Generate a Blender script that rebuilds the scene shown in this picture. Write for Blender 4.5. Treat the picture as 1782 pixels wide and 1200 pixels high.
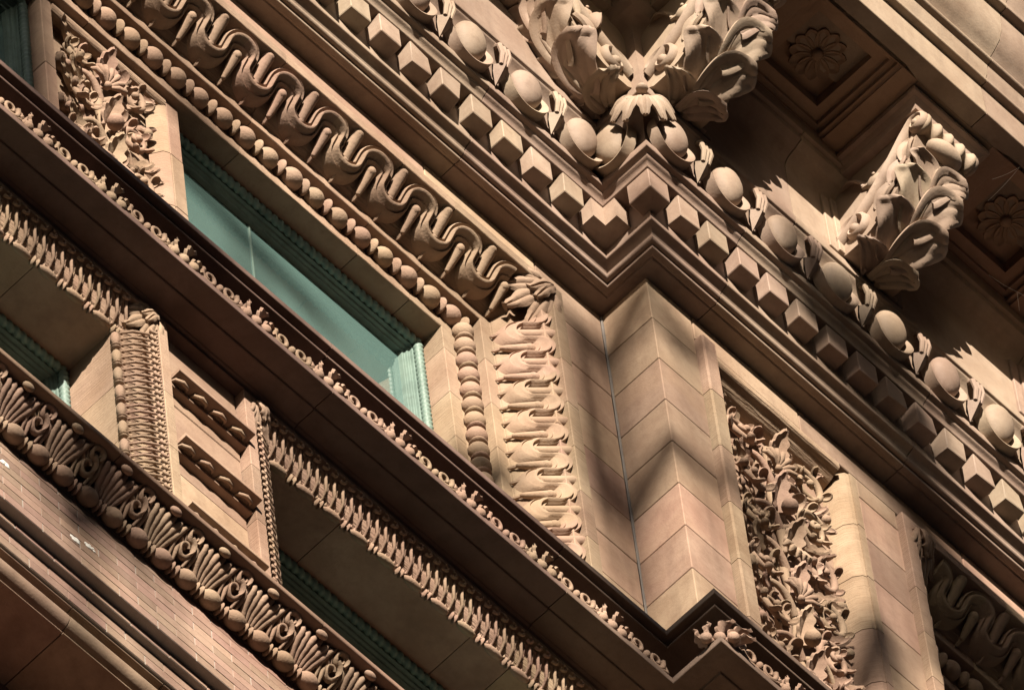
import bpy, bmesh, math, random
from mathutils import Vector, Matrix
from math import sin, cos, pi, radians, sqrt, atan2
random.seed(7)
sc = bpy.context.scene
for o in list(bpy.data.objects): bpy.data.objects.remove(o)
col = sc.collection

# ------------------------------------------------------------------ frame of reference
# u = along the wall (world X), n = out of the wall (world -Y), z = up, measured from the
# soffit of the cornice; the pavement lies Z0 below it.
Z0 = 57.0
def W(u, n, z): return (u, -n, z + Z0)

# ------------------------------------------------------------------ camera (long lens from the street)
CAM = (-24.37232757, 18.18306508, -55.35763602)
R_ = (0.69976762, 0.7112085, -0.06713978); V_ = (-0.60324471, 0.63864027, 0.47773887); F_ = (0.38265011, -0.29380447, 0.87593255)
cd = bpy.data.cameras.new('camera'); cam = bpy.data.objects.new('camera', cd); col.objects.link(cam)
cd.sensor_width = 36; cd.lens = 24000 / 1782 * 36; cd.clip_start = 0.5; cd.clip_end = 5000
r = Vector((R_[0], -R_[1], R_[2])); v = Vector((V_[0], -V_[1], V_[2])); f = Vector((F_[0], -F_[1], F_[2]))
m = Matrix((r, v, -f)).transposed().to_4x4(); m.translation = Vector(W(*CAM)); cam.matrix_world = m
sc.camera = cam

# ------------------------------------------------------------------ daylight: low warm sun from the left
SUN_EL, SUN_AZ = radians(21), radians(42)      # azimuth measured from the wall normal towards -u
ld = Vector((-cos(SUN_EL) * sin(SUN_AZ), -cos(SUN_EL) * cos(SUN_AZ), sin(SUN_EL)))   # towards the sun, world axes
sl = bpy.data.lights.new('sun', 'SUN'); sl.energy = 5.0; sl.angle = radians(0.35); sl.color = (1.0, 0.90, 0.77)
so = bpy.data.objects.new('sun', sl); col.objects.link(so)
so.rotation_euler = (-ld).to_track_quat('-Z', 'Y').to_euler(); so.location = (-30, -30, 80)
wd = bpy.data.worlds.new('World'); sc.world = wd; wd.use_nodes = True
nt = wd.node_tree; bg = nt.nodes['Background']
sky = nt.nodes.new('ShaderNodeTexSky'); sky.sky_type = 'NISHITA'; sky.sun_disc = False
sky.sun_elevation = SUN_EL; sky.sun_rotation = atan2(ld.x, ld.y); sky.altitude = 100
nt.links.new(sky.outputs[0], bg.inputs[0]); bg.inputs[1].default_value = 0.05
sc.view_settings.view_transform = 'Standard'; sc.view_settings.look = 'None'
sc.view_settings.exposure = 1.5; sc.view_settings.gamma = 1.0

# ------------------------------------------------------------------ materials
def new_mat(name):
    mt = bpy.data.materials.new(name); mt.use_nodes = True
    return mt, mt.node_tree, mt.node_tree.nodes['Principled BSDF']
def N(nt, t, **k):
    n = nt.nodes.new(t)
    for a, b in k.items(): setattr(n, a, b)
    return n
def stone_mat(name, c1, c2, c3, rough=.86, bump=.35, tool=0.0, rnd=.16, streak=.0, fine=90., stain=.45):
    mt, nt, b = new_mat(name); L = nt.links.new
    geo = N(nt, 'ShaderNodeNewGeometry'); oi = N(nt, 'ShaderNodeObjectInfo')
    n1 = N(nt, 'ShaderNodeTexNoise'); n1.inputs['Scale'].default_value = 2.3; n1.inputs['Detail'].default_value = 6; n1.inputs['Roughness'].default_value = .62
    n2 = N(nt, 'ShaderNodeTexNoise'); n2.inputs['Scale'].default_value = 17; n2.inputs['Detail'].default_value = 8; n2.inputs['Roughness'].default_value = .7
    n3 = N(nt, 'ShaderNodeTexNoise'); n3.inputs['Scale'].default_value = fine; n3.inputs['Detail'].default_value = 4
    for n in (n1, n2, n3): L(geo.outputs['Position'], n.inputs['Vector'])
    r1 = N(nt, 'ShaderNodeValToRGB'); e = r1.color_ramp.elements
    e[0].position = .36; e[0].color = (*c1, 1); e[1].position = .64; e[1].color = (*c2, 1)
    L(n1.outputs[0], r1.inputs[0])
    mx = N(nt, 'ShaderNodeMix', data_type='RGBA'); L(r1.outputs[0], mx.inputs[6]); mx.inputs[7].default_value = (*c3, 1)
    r2 = N(nt, 'ShaderNodeMapRange'); r2.inputs[1].default_value = .48; r2.inputs[2].default_value = .78; r2.inputs[4].default_value = .55
    L(n2.outputs[0], r2.inputs[0]); L(r2.outputs[0], mx.inputs[0])
    hs = N(nt, 'ShaderNodeHueSaturation'); L(mx.outputs[2], hs.inputs['Color'])
    rv = N(nt, 'ShaderNodeMapRange'); rv.inputs[3].default_value = 1 - rnd; rv.inputs[4].default_value = 1 + rnd
    L(oi.outputs['Random'], rv.inputs[0]); L(rv.outputs[0], hs.inputs['Value'])
    m2 = N(nt, 'ShaderNodeMath', operation='MULTIPLY'); L(oi.outputs['Random'], m2.inputs[0]); m2.inputs[1].default_value = 7.13
    m3 = N(nt, 'ShaderNodeMath', operation='FRACT'); L(m2.outputs[0], m3.inputs[0])
    rh = N(nt, 'ShaderNodeMapRange'); rh.inputs[3].default_value = .488; rh.inputs[4].default_value = .513; L(m3.outputs[0], rh.inputs[0]); L(rh.outputs[0], hs.inputs['Hue'])
    last = hs.outputs[0]
    if streak:
        mp = N(nt, 'ShaderNodeMapping'); mp.inputs['Scale'].default_value = (9, 9, .7); L(geo.outputs['Position'], mp.inputs[0])
        n4 = N(nt, 'ShaderNodeTexNoise'); n4.inputs['Scale'].default_value = 1.0; n4.inputs['Detail'].default_value = 5; L(mp.outputs[0], n4.inputs['Vector'])
        r4 = N(nt, 'ShaderNodeMapRange'); r4.inputs[1].default_value = .5; r4.inputs[2].default_value = .8; r4.inputs[4].default_value = streak; L(n4.outputs[0], r4.inputs[0])
        mz = N(nt, 'ShaderNodeMix', data_type='RGBA'); L(r4.outputs[0], mz.inputs[0]); L(last, mz.inputs[6]); mz.inputs[7].default_value = (c1[0] * .35, c1[1] * .34, c1[2] * .36, 1); last = mz.outputs[2]
    if stain:
        n6 = N(nt, 'ShaderNodeTexNoise'); n6.inputs['Scale'].default_value = 1.1; n6.inputs['Detail'].default_value = 9; n6.inputs['Roughness'].default_value = .68; n6.inputs['Distortion'].default_value = .6
        L(geo.outputs['Position'], n6.inputs['Vector'])
        r6 = N(nt, 'ShaderNodeMapRange'); r6.inputs[1].default_value = .50; r6.inputs[2].default_value = .72; r6.inputs[4].default_value = stain; L(n6.outputs[0], r6.inputs[0])
        m6 = N(nt, 'ShaderNodeMix', data_type='RGBA'); L(r6.outputs[0], m6.inputs[0]); L(last, m6.inputs[6]); m6.inputs[7].default_value = (c1[0] * .52, c1[1] * .44, c1[2] * .38, 1); last = m6.outputs[2]
        r7 = N(nt, 'ShaderNodeMapRange'); r7.inputs[1].default_value = .50; r7.inputs[2].default_value = .28; r7.inputs[4].default_value = stain * .6; L(n6.outputs[0], r7.inputs[0])
        m7 = N(nt, 'ShaderNodeMix', data_type='RGBA'); L(r7.outputs[0], m7.inputs[0]); L(last, m7.inputs[6]); m7.inputs[7].default_value = (c2[0] * 1.12, c2[1] * 1.08, c2[2] * .92, 1); last = m7.outputs[2]
    L(last, b.inputs['Base Color'])
    b.inputs['Roughness'].default_value = rough
    b.inputs['Specular IOR Level'].default_value = .25
    add = N(nt, 'ShaderNodeMath', operation='MULTIPLY_ADD'); L(n2.outputs[0], add.inputs[0]); add.inputs[1].default_value = 1.2; L(n3.outputs[0], add.inputs[2])
    h = add.outputs[0]
    if tool:
        mp = N(nt, 'ShaderNodeMapping'); mp.inputs['Scale'].default_value = (6, 6, 150); L(geo.outputs['Position'], mp.inputs[0])
        n5 = N(nt, 'ShaderNodeTexNoise'); n5.inputs['Scale'].default_value = 1.0; n5.inputs['Detail'].default_value = 2; L(mp.outputs[0], n5.inputs['Vector'])
        a2 = N(nt, 'ShaderNodeMath', operation='MULTIPLY_ADD'); L(n5.outputs[0], a2.inputs[0]); a2.inputs[1].default_value = tool; L(h, a2.inputs[2]); h = a2.outputs[0]
    bp = N(nt, 'ShaderNodeBump'); bp.inputs['Strength'].default_value = bump; bp.inputs['Distance'].default_value = .004
    L(h, bp.inputs['Height']); L(bp.outputs[0], b.inputs['Normal'])
    return mt
M = {}
M['stone'] = stone_mat('sandstone', (.22, .138, .094), (.305, .213, .150), (.17, .10, .068), streak=.4, rnd=.26)
M['carved'] = stone_mat('carved_sandstone', (.235, .152, .104), (.295, .205, .145), (.17, .104, .07), rnd=.10, bump=.5)
M['tooled'] = stone_mat('tooled_sandstone', (.22, .142, .094), (.295, .208, .145), (.16, .10, .066), tool=4.0, bump=.5, streak=.3)
M['terra'] = stone_mat('terracotta_stone', (.232, .162, .117), (.305, .230, .172), (.175, .115, .08), rough=.7, bump=.25, rnd=.12, streak=.35)
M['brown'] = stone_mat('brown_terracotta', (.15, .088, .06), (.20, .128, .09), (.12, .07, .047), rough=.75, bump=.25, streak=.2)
M['coffer'] = stone_mat('coffer_stone', (.25, .155, .10), (.31, .205, .14), (.19, .115, .075), rough=.75, bump=.25)
M['sill'] = stone_mat('sill_stone', (.105, .066, .049), (.150, .100, .076), (.08, .048, .034), rough=.8, bump=.3, rnd=.06, streak=.3)  # shade of the sill undersides put into its whole stone colour
M['brick'] = stone_mat('brick_clay', (.22, .135, .10), (.28, .19, .145), (.17, .10, .073), rnd=.2, bump=.5)
M['mortar'] = stone_mat('pale_mortar', (.28, .245, .21), (.35, .31, .27), (.22, .19, .165), rnd=.05)
M['caulk'] = stone_mat('grey_caulk', (.12, .105, .095), (.18, .16, .145), (.08, .07, .06), rnd=.05, bump=.6)
M['green'] = stone_mat('green_paint', (.105, .155, .132), (.165, .225, .195), (.06, .08, .066), rough=.5, rnd=.08, bump=.4, streak=.55, stain=.6)
M['dark'] = stone_mat('dark_interior', (.03, .028, .026), (.05, .045, .04), (.02, .02, .02), rnd=.02)
M['asphalt'] = stone_mat('asphalt', (.045, .045, .047), (.06, .06, .06), (.035, .035, .035), rnd=.02)
M['paving'] = stone_mat('paving', (.17, .16, .15), (.21, .20, .185), (.13, .125, .115), rnd=.05)
M['dark_brick'] = stone_mat('dark_block_brick', (.07, .048, .04), (.10, .07, .058), (.05, .035, .03), rnd=.05)  # brick of the unseen block, darkened to lessen bounced light
mt, nt, b = new_mat('window_glass')
b.inputs['Base Color'].default_value = (.085, .145, .132, 1); b.inputs['Roughness'].default_value = .07
b.inputs['IOR'].default_value = 1.55; b.inputs['Coat Weight'].default_value = 1.0; b.inputs['Coat Roughness'].default_value = .02
g = N(nt, 'ShaderNodeNewGeometry'); n1 = N(nt, 'ShaderNodeTexNoise'); n1.inputs['Scale'].default_value = 1.7; nt.links.new(g.outputs['Position'], n1.inputs['Vector'])
bp = N(nt, 'ShaderNodeBump'); bp.inputs['Strength'].default_value = .12; bp.inputs['Distance'].default_value = .02
nt.links.new(n1.outputs[0], bp.inputs['Height']); nt.links.new(bp.outputs[0], b.inputs['Normal']); M['glass'] = mt
mt, nt, b = new_mat('spider_silk'); b.inputs['Base Color'].default_value = (.75, .72, .66, 1); b.inputs['Roughness'].default_value = .4; M['silk'] = mt

# ------------------------------------------------------------------ mesh helpers
class MB:
    def __init__(s): s.v = []; s.f = []
    def add(s, vs, fs):
        o = len(s.v); s.v += [tuple(p) for p in vs]; s.f += [tuple(i + o for i in q) for q in fs]; return s
    def box(s, a, b, c=0.0):
        x0, y0, z0 = (min(a[i], b[i]) for i in range(3)); x1, y1, z1 = (max(a[i], b[i]) for i in range(3))
        if c <= 0:
            vs = [(x0, y0, z0), (x1, y0, z0), (x1, y1, z0), (x0, y1, z0), (x0, y0, z1), (x1, y0, z1), (x1, y1, z1), (x0, y1, z1)]
            return s.add(vs, [(0, 3, 2, 1), (4, 5, 6, 7), (0, 1, 5, 4), (1, 2, 6, 5), (2, 3, 7, 6), (3, 0, 4, 7)])
        vs = []
        for zz, k in ((z0, 1), (z0 + c, 0), (z1 - c, 0), (z1, 1)):
            e = c * k
            q = [(x0 + c, y0 + e), (x1 - c, y0 + e), (x1 - e, y0 + c), (x1 - e, y1 - c), (x1 - c, y1 - e), (x0 + c, y1 - e), (x0 + e, y1 - c), (x0 + e, y0 + c)]
            vs += [(x, y, zz) for x, y in q]
        fs = [tuple(range(7, -1, -1)), tuple(range(24, 32))]
        for k in range(3):
            for i in range(8): j = (i + 1) % 8; fs.append((k * 8 + i, k * 8 + j, k * 8 + 8 + j, k * 8 + 8 + i))
        return s.add(vs, fs)
    def rings(s, rings, closed=True, cap=True):
        n = len(rings[0]); vs = [p for q in rings for p in q]; fs = []
        for k in range(len(rings) - 1):
            for i in range(n if closed else n - 1):
                j = (i + 1) % n; fs.append((k * n + i, k * n + j, (k + 1) * n + j, (k + 1) * n + i))
        if cap: fs += [tuple(range(n - 1, -1, -1)), tuple(range((len(rings) - 1) * n, len(rings) * n))]
        return s.add(vs, fs)
    def tube(s, pts, rad, nseg=8, flat=1.0, up=None):
        pts = [Vector(p) for p in pts]; n = len(pts); rg = []
        if not hasattr(rad, '__len__'): rad = [rad] * n
        T = [(pts[min(i + 1, n - 1)] - pts[max(i - 1, 0)]).normalized() for i in range(n)]
        nrm = Vector(up) if up else (Vector((0, 0, 1)) if abs(T[0].z) < .9 else Vector((1, 0, 0)))
        for i in range(n):
            nrm = (nrm - T[i] * nrm.dot(T[i]));
            if nrm.length < 1e-6: nrm = T[i].orthogonal()
            nrm.normalize(); bn = T[i].cross(nrm)
            rg.append([tuple(pts[i] + (nrm * cos(a) * flat + bn * sin(a)) * rad[i]) for a in (2 * pi * k / nseg for k in range(nseg))])
            if up: nrm = Vector(up)
        return s.rings(rg)
    def ellipsoid(s, c, rx, ry, rz, mat=None, nu=14, nv=10, warp=None):
        vs = []; fs = []
        for i in range(nv + 1):
            th = pi * i / nv
            for j in range(nu):
                a = 2 * pi * j / nu; p = Vector((sin(th) * cos(a), sin(th) * sin(a), cos(th)))
                if warp: p = Vector(warp(p))
                p = Vector((p.x * rx, p.y * ry, p.z * rz))
                if mat: p = mat @ p
                vs.append(tuple(p + Vector(c)))
        for i in range(nv):
            for j in range(nu): k = (j + 1) % nu; fs.append((i * nu + j, (i + 1) * nu + j, (i + 1) * nu + k, i * nu + k))
        return s.add(vs, fs)
    def shell(s, fn, ns, nt_, th, smooth=True):
        """grid surface fn(s in 0..1, t in -1..1) -> point; thickened backwards by th"""
        top = [[Vector(fn(i / ns, -1 + 2 * j / nt_)) for j in range(nt_ + 1)] for i in range(ns + 1)]
        bot = []
        for i in range(ns + 1):
            rw = []
            for j in range(nt_ + 1):
                a = top[min(i + 1, ns)][j] - top[max(i - 1, 0)][j]; b_ = top[i][min(j + 1, nt_)] - top[i][max(j - 1, 0)]
                n_ = a.cross(b_); n_ = n_.normalized() if n_.length > 1e-9 else Vector((0, 0, 1))
                rw.append(top[i][j] - n_ * th)
            bot.append(rw)
        k = nt_ + 1; vs = [p for q in top for p in q] + [p for q in bot for p in q]; o = (ns + 1) * k; fs = []
        for i in range(ns):
            for j in range(nt_):
                a = i * k + j; fs.append((a, a + 1, a + k + 1, a + k)); fs.append((o + a, o + a + k, o + a + k + 1, o + a + 1))
        for i in range(ns):
            a = i * k; fs.append((a, a + k, o + a + k, o + a)); a = i * k + nt_; fs.append((a, o + a, o + a + k, a + k))
        for j in range(nt_):
            fs.append((j, o + j, o + j + 1, j + 1)); a = ns * k + j; fs.append((a, a + 1, o + a + 1, o + a))
        return s.add(vs, fs)
    def xf(s, mat):
        s.v = [tuple(mat @ Vector(p)) for p in s.v]; return s
    def join(s, o, mat=None):
        return s.add([tuple(mat @ Vector(p)) for p in o.v] if mat else o.v, o.f)
    def mesh(s, name, mat, ang=32):
        me = bpy.data.meshes.new(name); me.from_pydata(s.v, [], s.f)
        bm = bmesh.new(); bm.from_mesh(me); bmesh.ops.recalc_face_normals(bm, faces=bm.faces); bm.to_mesh(me); bm.free()
        me.polygons.foreach_set('use_smooth', [True] * len(me.polygons))
        me.set_sharp_from_angle(angle=radians(ang))
        me.materials.append(M[mat] if isinstance(mat, str) else mat); me.update(); return me

def put(name, me, parent=None, loc=(0, 0, 0), rot=None, mat=None, kind=None, label=None):
    o = bpy.data.objects.new(name, me); col.objects.link(o)
    if parent: o.parent = parent
    if mat is not None: o.matrix_local = mat
    else:
        o.location = loc
        if rot: o.rotation_euler = rot
    if kind: o['kind'] = kind
    if label: o['label'] = label
    return o
def tag(o, label, cat, group=None, kind=None):
    o['label'] = label; o['category'] = cat
    if group: o['group'] = group
    if kind: o['kind'] = kind
    return o
def arc(cx, cz, r, a0, a1, n=6):
    return [(cx + r * cos(radians(a0 + (a1 - a0) * i / n)), cz + r * sin(radians(a0 + (a1 - a0) * i / n))) for i in range(n + 1)]
def soften(pr, r=.003):
    """chamfer every sharp vertex of a closed profile so its edges catch light"""
    out = []; n = len(pr)
    for i in range(n):
        p = Vector(pr[i]); a = Vector(pr[i - 1]) - p; b_ = Vector(pr[(i + 1) % n]) - p
        if a.length < 1e-6 or b_.length < 1e-6: continue
        ang = a.angle(b_)
        if ang < radians(150) and a.length > 2.2 * r and b_.length > 2.2 * r:
            out += [tuple(p + a.normalized() * r), tuple(p + b_.normalized() * r)]
        else: out.append(tuple(p))
    return out

# ------------------------------------------------------------------ street (far below, it bounces light upwards)
me = MB().box((-900, -900, -.3), (900, 900, 0)).mesh('ground', 'asphalt'); o = put('ground', me); o['kind'] = 'structure'
me = MB().box((-60, -5.5, 0), (60, 0, .13)).mesh('pavement', 'paving'); o = put('pavement', me); o['kind'] = 'structure'

# the block across the street: it shades the roadway and closes the street canyon
HB = 57.0
opp = put('office_block', MB().box((-112, -58, 0), (70, -30.3, HB)).mesh('office_block', 'dark_brick'))
tag(opp, 'plain brick office block across the street, out of view', 'building')
om = MB().box((-.8, -.06, 0), (.8, .3, 2.3)).mesh('window', 'glass'); osm = MB().box((-.95, 0, -.2), (.95, .45, 0)).mesh('sill', 'paving')
for r_ in range(13):
    for c_ in range(11):
        w_ = put('window', om, opp, (-38 + c_ * 4.2, -30.29, 4 + r_ * 4.0)); put('sill', osm, w_, (0, 0, 0))
for nm, x0, x1 in (('left', -110, -66), ('right', -16, 70)):
    put('sky_block_tower', MB().box((x0, -58, HB), (x1, -31.2, 108)).mesh('sky_block_tower', 'dark_brick'), opp)  # unseen towers added to cut sky fill, with a gap for the sun
pan_m = {}
def mast(ue, z, w, h, tilt=0):
    """unseen pole and panel added on the roof edge opposite to shade the facade; ue, z name the wall point its shadow falls on"""
    t = 31.6 / -ld.y; x, zz = ue + t * ld.x, z + Z0 + t * ld.z
    ro = bpy.data.objects.new('shade_mast', None); col.objects.link(ro); ro.location = (x, -31.6, HB); ro.rotation_euler = (0, 0, -SUN_AZ)
    tag(ro, 'unseen pole with a box panel, added on the office block roof to shade the facade', 'shade caster', 'added shade casters on the opposite roof')
    put('pole', MB().tube([(0, .10, 0), (0, .10, zz - HB + h / 2)], .035, 8).mesh('pole', 'caulk'), ro)
    put('shade_panel', MB().box((-w / 2, -.06, -h / 2), (w / 2, .06, h / 2), .02).mesh('shade_panel', 'caulk'), ro, (0, 0, zz - HB), (0, radians(tilt), 0))
for a_ in ((-.25, -1.15, .13, 1.9), (-.08, -1.5, .12, 2.2), (.10, -.34, .22, .55, 38), (.10, -1.82, .19, .62, 38), (.50, -.52, .16, .42, 50), (1.72, -.02, .80, .40), (2.55, -1.2, .95, 1.7), (1.52, -2.0, .24, .7, 12), (-3.85, -1.2, .5, 1.6), (-.2, -3.98, .9, .34), (-3.35, -3.98, 1.1, .30), (-3.72, -7.42, .26, .5, 30), (-.92, -1.85, .34, .26, 20), (-2.3, -.72, .8, .14, 6), (.86, -1.5, .12, .9, 25), (-4.12, -5.5, .55, .9)): mast(*a_)  # panels added out of view, each placed for a patch of shade
put('parapet', MB().box((-112, -31, HB), (70, -30, HB + .9)).mesh('parapet', 'stone'), opp)

# ------------------------------------------------------------------ the building
B = bpy.data.objects.new('stone_building', None); col.objects.link(B)
tag(B, 'ornate brown sandstone and brick building with bracketed cornice, carved window surrounds and corner pier', 'building')
P = .287; UC = .042; UL, UR_ = -6.4, 5.2

me = MB().box(W(-7, -.75, 3), W(6, -16, -Z0)).mesh('core_wall', 'dark'); core = put('core_wall', me, B)
me = MB().box(W(-7, .22, -9.6), W(6, -.75, -Z0 + .2)).mesh('lower_wall', 'stone'); put('lower_wall', me, B)

def wrapd(d, u0, u1, uc, P=P):
    return [(u0, d), (uc - d, d), (uc - d, P + d), (u1, P + d)]
def course(name, prof, mat, uc, cuts, parent, ang=30, gap=.0025, flag=None):
    """sweep a closed (d,z) profile along wall A, round the pier corner and along the front; cut into stones"""
    first = None; cuts = sorted(cuts)
    for a, b_ in zip(cuts[:-1], cuts[1:]):
        a += gap; b_ -= gap
        if b_ < uc - .7: rg = [[W(a, d, z) for d, z in prof], [W(b_, d, z) for d, z in prof]]
        elif a > uc: rg = [[W(a, P + d, z) for d, z in prof], [W(b_, P + d, z) for d, z in prof]]
        else: rg = [[W(wrapd(d, a, b_, uc)[k][0], wrapd(d, a, b_, uc)[k][1], z) for d, z in prof] for k in range(4)]
        me = MB().rings(rg).mesh(name, mat, ang)
        o = put(name, me, parent or first or B)
        if first is None: first = o
    return parent or first

# ---- bed moulding of the cornice
bed = [(-.12, 0), (.084, 0), (.087, .007), (.094, .007), (.097, 0), (.128, 0), (.130, .013), (.121, .017), (.126, .026)]
bed += arc(.142, .036, .016, -150, 35, 7) + [(.158, .05), (.168, .062), (.184, .072), (.204, .076), (.206, .09), (.2, .096), (.2, .336), (.297, .338), (.300, .349)]
bed += [(.304, .358), (.312, .366), (.322, .371), (.327, .379), (.329, .388), (.352, .392), (.356, .396), (.357, .438), (.350, .445), (.27, .45)]
bed += [(-.12, .45)]
bed = soften(bed, .0025)
cornice = course('bed_moulding', bed, 'terra', UC, [UL, -4.1, -2.55, -1.045, .34, 1.58, 3.2, UR_], B)
ovo = soften([(-.12, .452), (.335, .452), (.34, .48), (.35, .55), (.365, .61), (.385, .66), (.415, .69), (.43, .70), (.434, .712), (.447, .716), (.449, .775), (.440, .785), (.440, 1.27)] + arc(.52, 1.27, .08, 180, 90, 5)[1:] + [(.53, 1.365), (.56, 1.38), (.563, 1.42), (.585, 1.425), (.588, 1.62), (-.12, 1.62)], .0025)
frz = course('frieze_moulding', ovo, 'terra', UC, [UL, -3.4, -1.8, .62, 2.2, 3.9, UR_], B)

# ---- dentils
def dent_mesh(seed=0):
    b_ = MB().box((-.0655, -.092, -.085), (.0655, .02, .085), .004); rg = random.Random(seed)
    if seed:
        for _ in range(rg.choice((1, 1, 2))):
            cx, cz = rg.choice((-.0655, .0655)), rg.choice((-.085, -.085, .085)); k = rg.uniform(.006, .016)
            b_.v = [(x - (k if cx > 0 else -k) * .8, y + k * .7, z - (k if cz > 0 else -k) * .8) if abs(x - cx) < .006 and abs(z - cz) < .006 and y < -.08 else (x, y, z) for x, y, z in b_.v]
    return b_.mesh('dentil', 'terra')
dms = [dent_mesh(k) for k in (0, 0, 0, 1, 2, 3, 4, 5)]
DP = .1975
zc = .248
jt = lambda a: random.uniform(-a, a)
for k in range(27): put('dentil', random.choice(dms), cornice, W(.0127 + k * DP + jt(.003), P + .2 + jt(.003), zc + jt(.002)), (jt(.012), jt(.012), jt(.012)))
for k in range(31): put('dentil', random.choice(dms), cornice, W(-.4555 - k * DP + jt(.003), .2 + jt(.003), zc + jt(.002)), (jt(.012), jt(.012), jt(.012)))
me = MB().box(W(-.25, .579, zc - .085), W(-.117, .442, zc + .085), .004).mesh('corner_dentil', 'terra'); put('corner_dentil', me, cornice)
def prism(poly, z0, z1):
    return MB().rings([[W(u, n, z0) for u, n in poly], [W(u, n, z1) for u, n in poly]])
me = prism([(-.328, .18), (-.328, .292), (-.25, .292), (-.25, .364), (-.14, .364), (-.14, .18)], zc - .085, zc + .085).mesh('inner_dentil', 'terra'); put('inner_dentil', me, cornice)

# ---- egg and dart
tl = Matrix.Rotation(radians(9), 3, 'X')   # lean outwards at the top (local out = -y)
def ovl(x, o, t):   # x along, o out from the leaning plane, t along the leaning ovolo
    p = tl @ Vector((0, -o, t)); return Vector((x, p.y, p.z))
def egg_mesh():
    w = lambda p: (p.x * (1 - .16 * max(0, -p.z)), p.y, p.z)
    return MB().ellipsoid((0, 0, 0), .094, .060, .130, tl, 24, 16, w).mesh('egg', 'terra', 60)
def rim_mesh():
    b_ = MB(); rg = []; n = 34
    sec = [(.090, .124, -.02), (.108, .142, .010), (.128, .156, .036), (.137, .163, .038), (.148, .172, -.02)]
    for i in range(n + 1):
        a = -.42 + (pi + .84) * i / n; cx, cz = cos(a), -sin(a); k = min(1.0, min(i, n - i) / 9.0); k = .08 + .92 * sin(k * pi / 2)
        rg.append([tuple(ovl((.118 + (rx - .118) * k) * cx, o * k - .012 * (1 - k), (.15 + (rz - .15) * k) * cz)) for rx, rz, o in sec])
    return b_.rings(rg).mesh('egg_rim', 'terra', 50)
def dart_mesh():
    b_ = MB()
    for x0, x1, w in ((-.027, -.016, .014), (.027, .016, .014), (0, 0, .013)):
        b_.tube([ovl(x0, -.02, .135), ovl(x0 * .95, .035, .11), ovl((x0 + x1) / 2, .055, .03), ovl(x1, .046, -.045)], [w, w * 1.05, w, w * .8], 8)
    t = [ovl(-.048, .016, -.050), ovl(.048, .016, -.050), ovl(0, .066, -.036), ovl(0, .0, -.160), ovl(0, -.03, -.05)]
    b_.add(t, [(0, 2, 3), (2, 1, 3), (0, 4, 2), (2, 4, 1), (0, 3, 4), (1, 4, 3)])
    return b_.mesh('dart', 'terra', 25)
em, rm, dmz = egg_mesh(), rim_mesh(), dart_mesh(); EP = .3645
EC = (.392, .578)
def eggdart(u, n, rz, dart=1, x=1):
    loc = W(u, n, EC[1])
    put('egg', em, frz, loc, (jt(.05), jt(.05), rz + jt(.04))); put('egg_rim', rm, frz, loc, (0, 0, rz))
    if dart:
        a = Vector((EP / 2 * dart, 0, 0)); a.rotate(Matrix.Rotation(rz, 3, 'Z'))
        put('dart', dmz, frz, tuple(Vector(loc) + a), (0, 0, rz))
for k in range(-1, 13): eggdart(.195 + k * EP, P + EC[0], 0, 1)
for k in range(16): eggdart(-.475 - k * EP, EC[0], 0, -1)
eggdart(UC - EC[0], P + EC[0] - .215, -pi / 2, 0)

# ---- acanthus leaf generator
def leaf(L, w, lobes=5, curl=0.9, cup=.25, th=.006, rib=.12, ns=26, nt_=8, lobe=.22, side=0.0, tip=.12):
    """leaf growing along +x from the origin, face towards +z; curl bends its tip towards +z"""
    def fn(s, t):
        ang = curl * s * s; x = 0; z = 0
        k = 6
        for i in range(k):
            q = s * (i + .5) / k; x += cos(curl * q * q * 1.0) * s / k; z += sin(curl * q * q) * s / k
        prof = (max(0.0, sin(pi * min(1, s * .93 + .07))) ** .6) * (1 - .35 * s) + tip * s * (1 - s)
        lb = 1 - lobe * abs(sin(pi * lobes * s)) ** 3 if abs(t) > .45 else 1 - lobe * .3 * abs(sin(pi * lobes * s)) ** 3
        ww = w * prof * lb
        y = t * ww + side * L * s * s
        zz = z * L + cup * ww * t * t - rib * w * math.exp(-(t * 5) ** 2) * (1 - s) + .05 * w * cos(pi * lobes * 2 * s) * abs(t)
        return (x * L, y, zz)
    return MB().shell(fn, ns, nt_, th)
def cupleaf(L, w, depth=.3, th=.008, rim=.1, ns=14, nt_=10, curl=.8):
    """smooth pointed-oval leaf with a raised, rounded rim (as on the brackets)"""
    def fn(s, t):
        x = 0; z = 0
        for i in range(5):
            q = s * (i + .5) / 5; x += cos(curl * q * q) * s / 5; z += sin(curl * q * q) * s / 5
        ww = w * (max(0.0, 1 - (2 * s - 1.02) ** 2) ** .55 * (.75 + .25 * s) + .02)
        e = max(abs(t), abs(2 * s - .95) ** 3 if s > .5 else 0)
        zz = depth * w * (min(1, abs(t)) ** 2 - 1) * (max(0, 1 - (2 * s - 1) ** 2) ** .5) + rim * w * math.exp(-((e - .86) * 9) ** 2) - .04 * w * math.exp(-(t * 9) ** 2)
        return (x * L, t * ww, z * L + zz)
    return MB().shell(fn, ns, nt_, th)
def spiral(cx, cy, r0, r1, turns, a0, n=26, sgn=1):
    out = []
    for i in range(n + 1):
        q = i / n; a = a0 + sgn * 2 * pi * turns * q; rr = r0 + (r1 - r0) * q
        out.append((cx + rr * cos(a), cy + rr * sin(a)))
    return out

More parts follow.
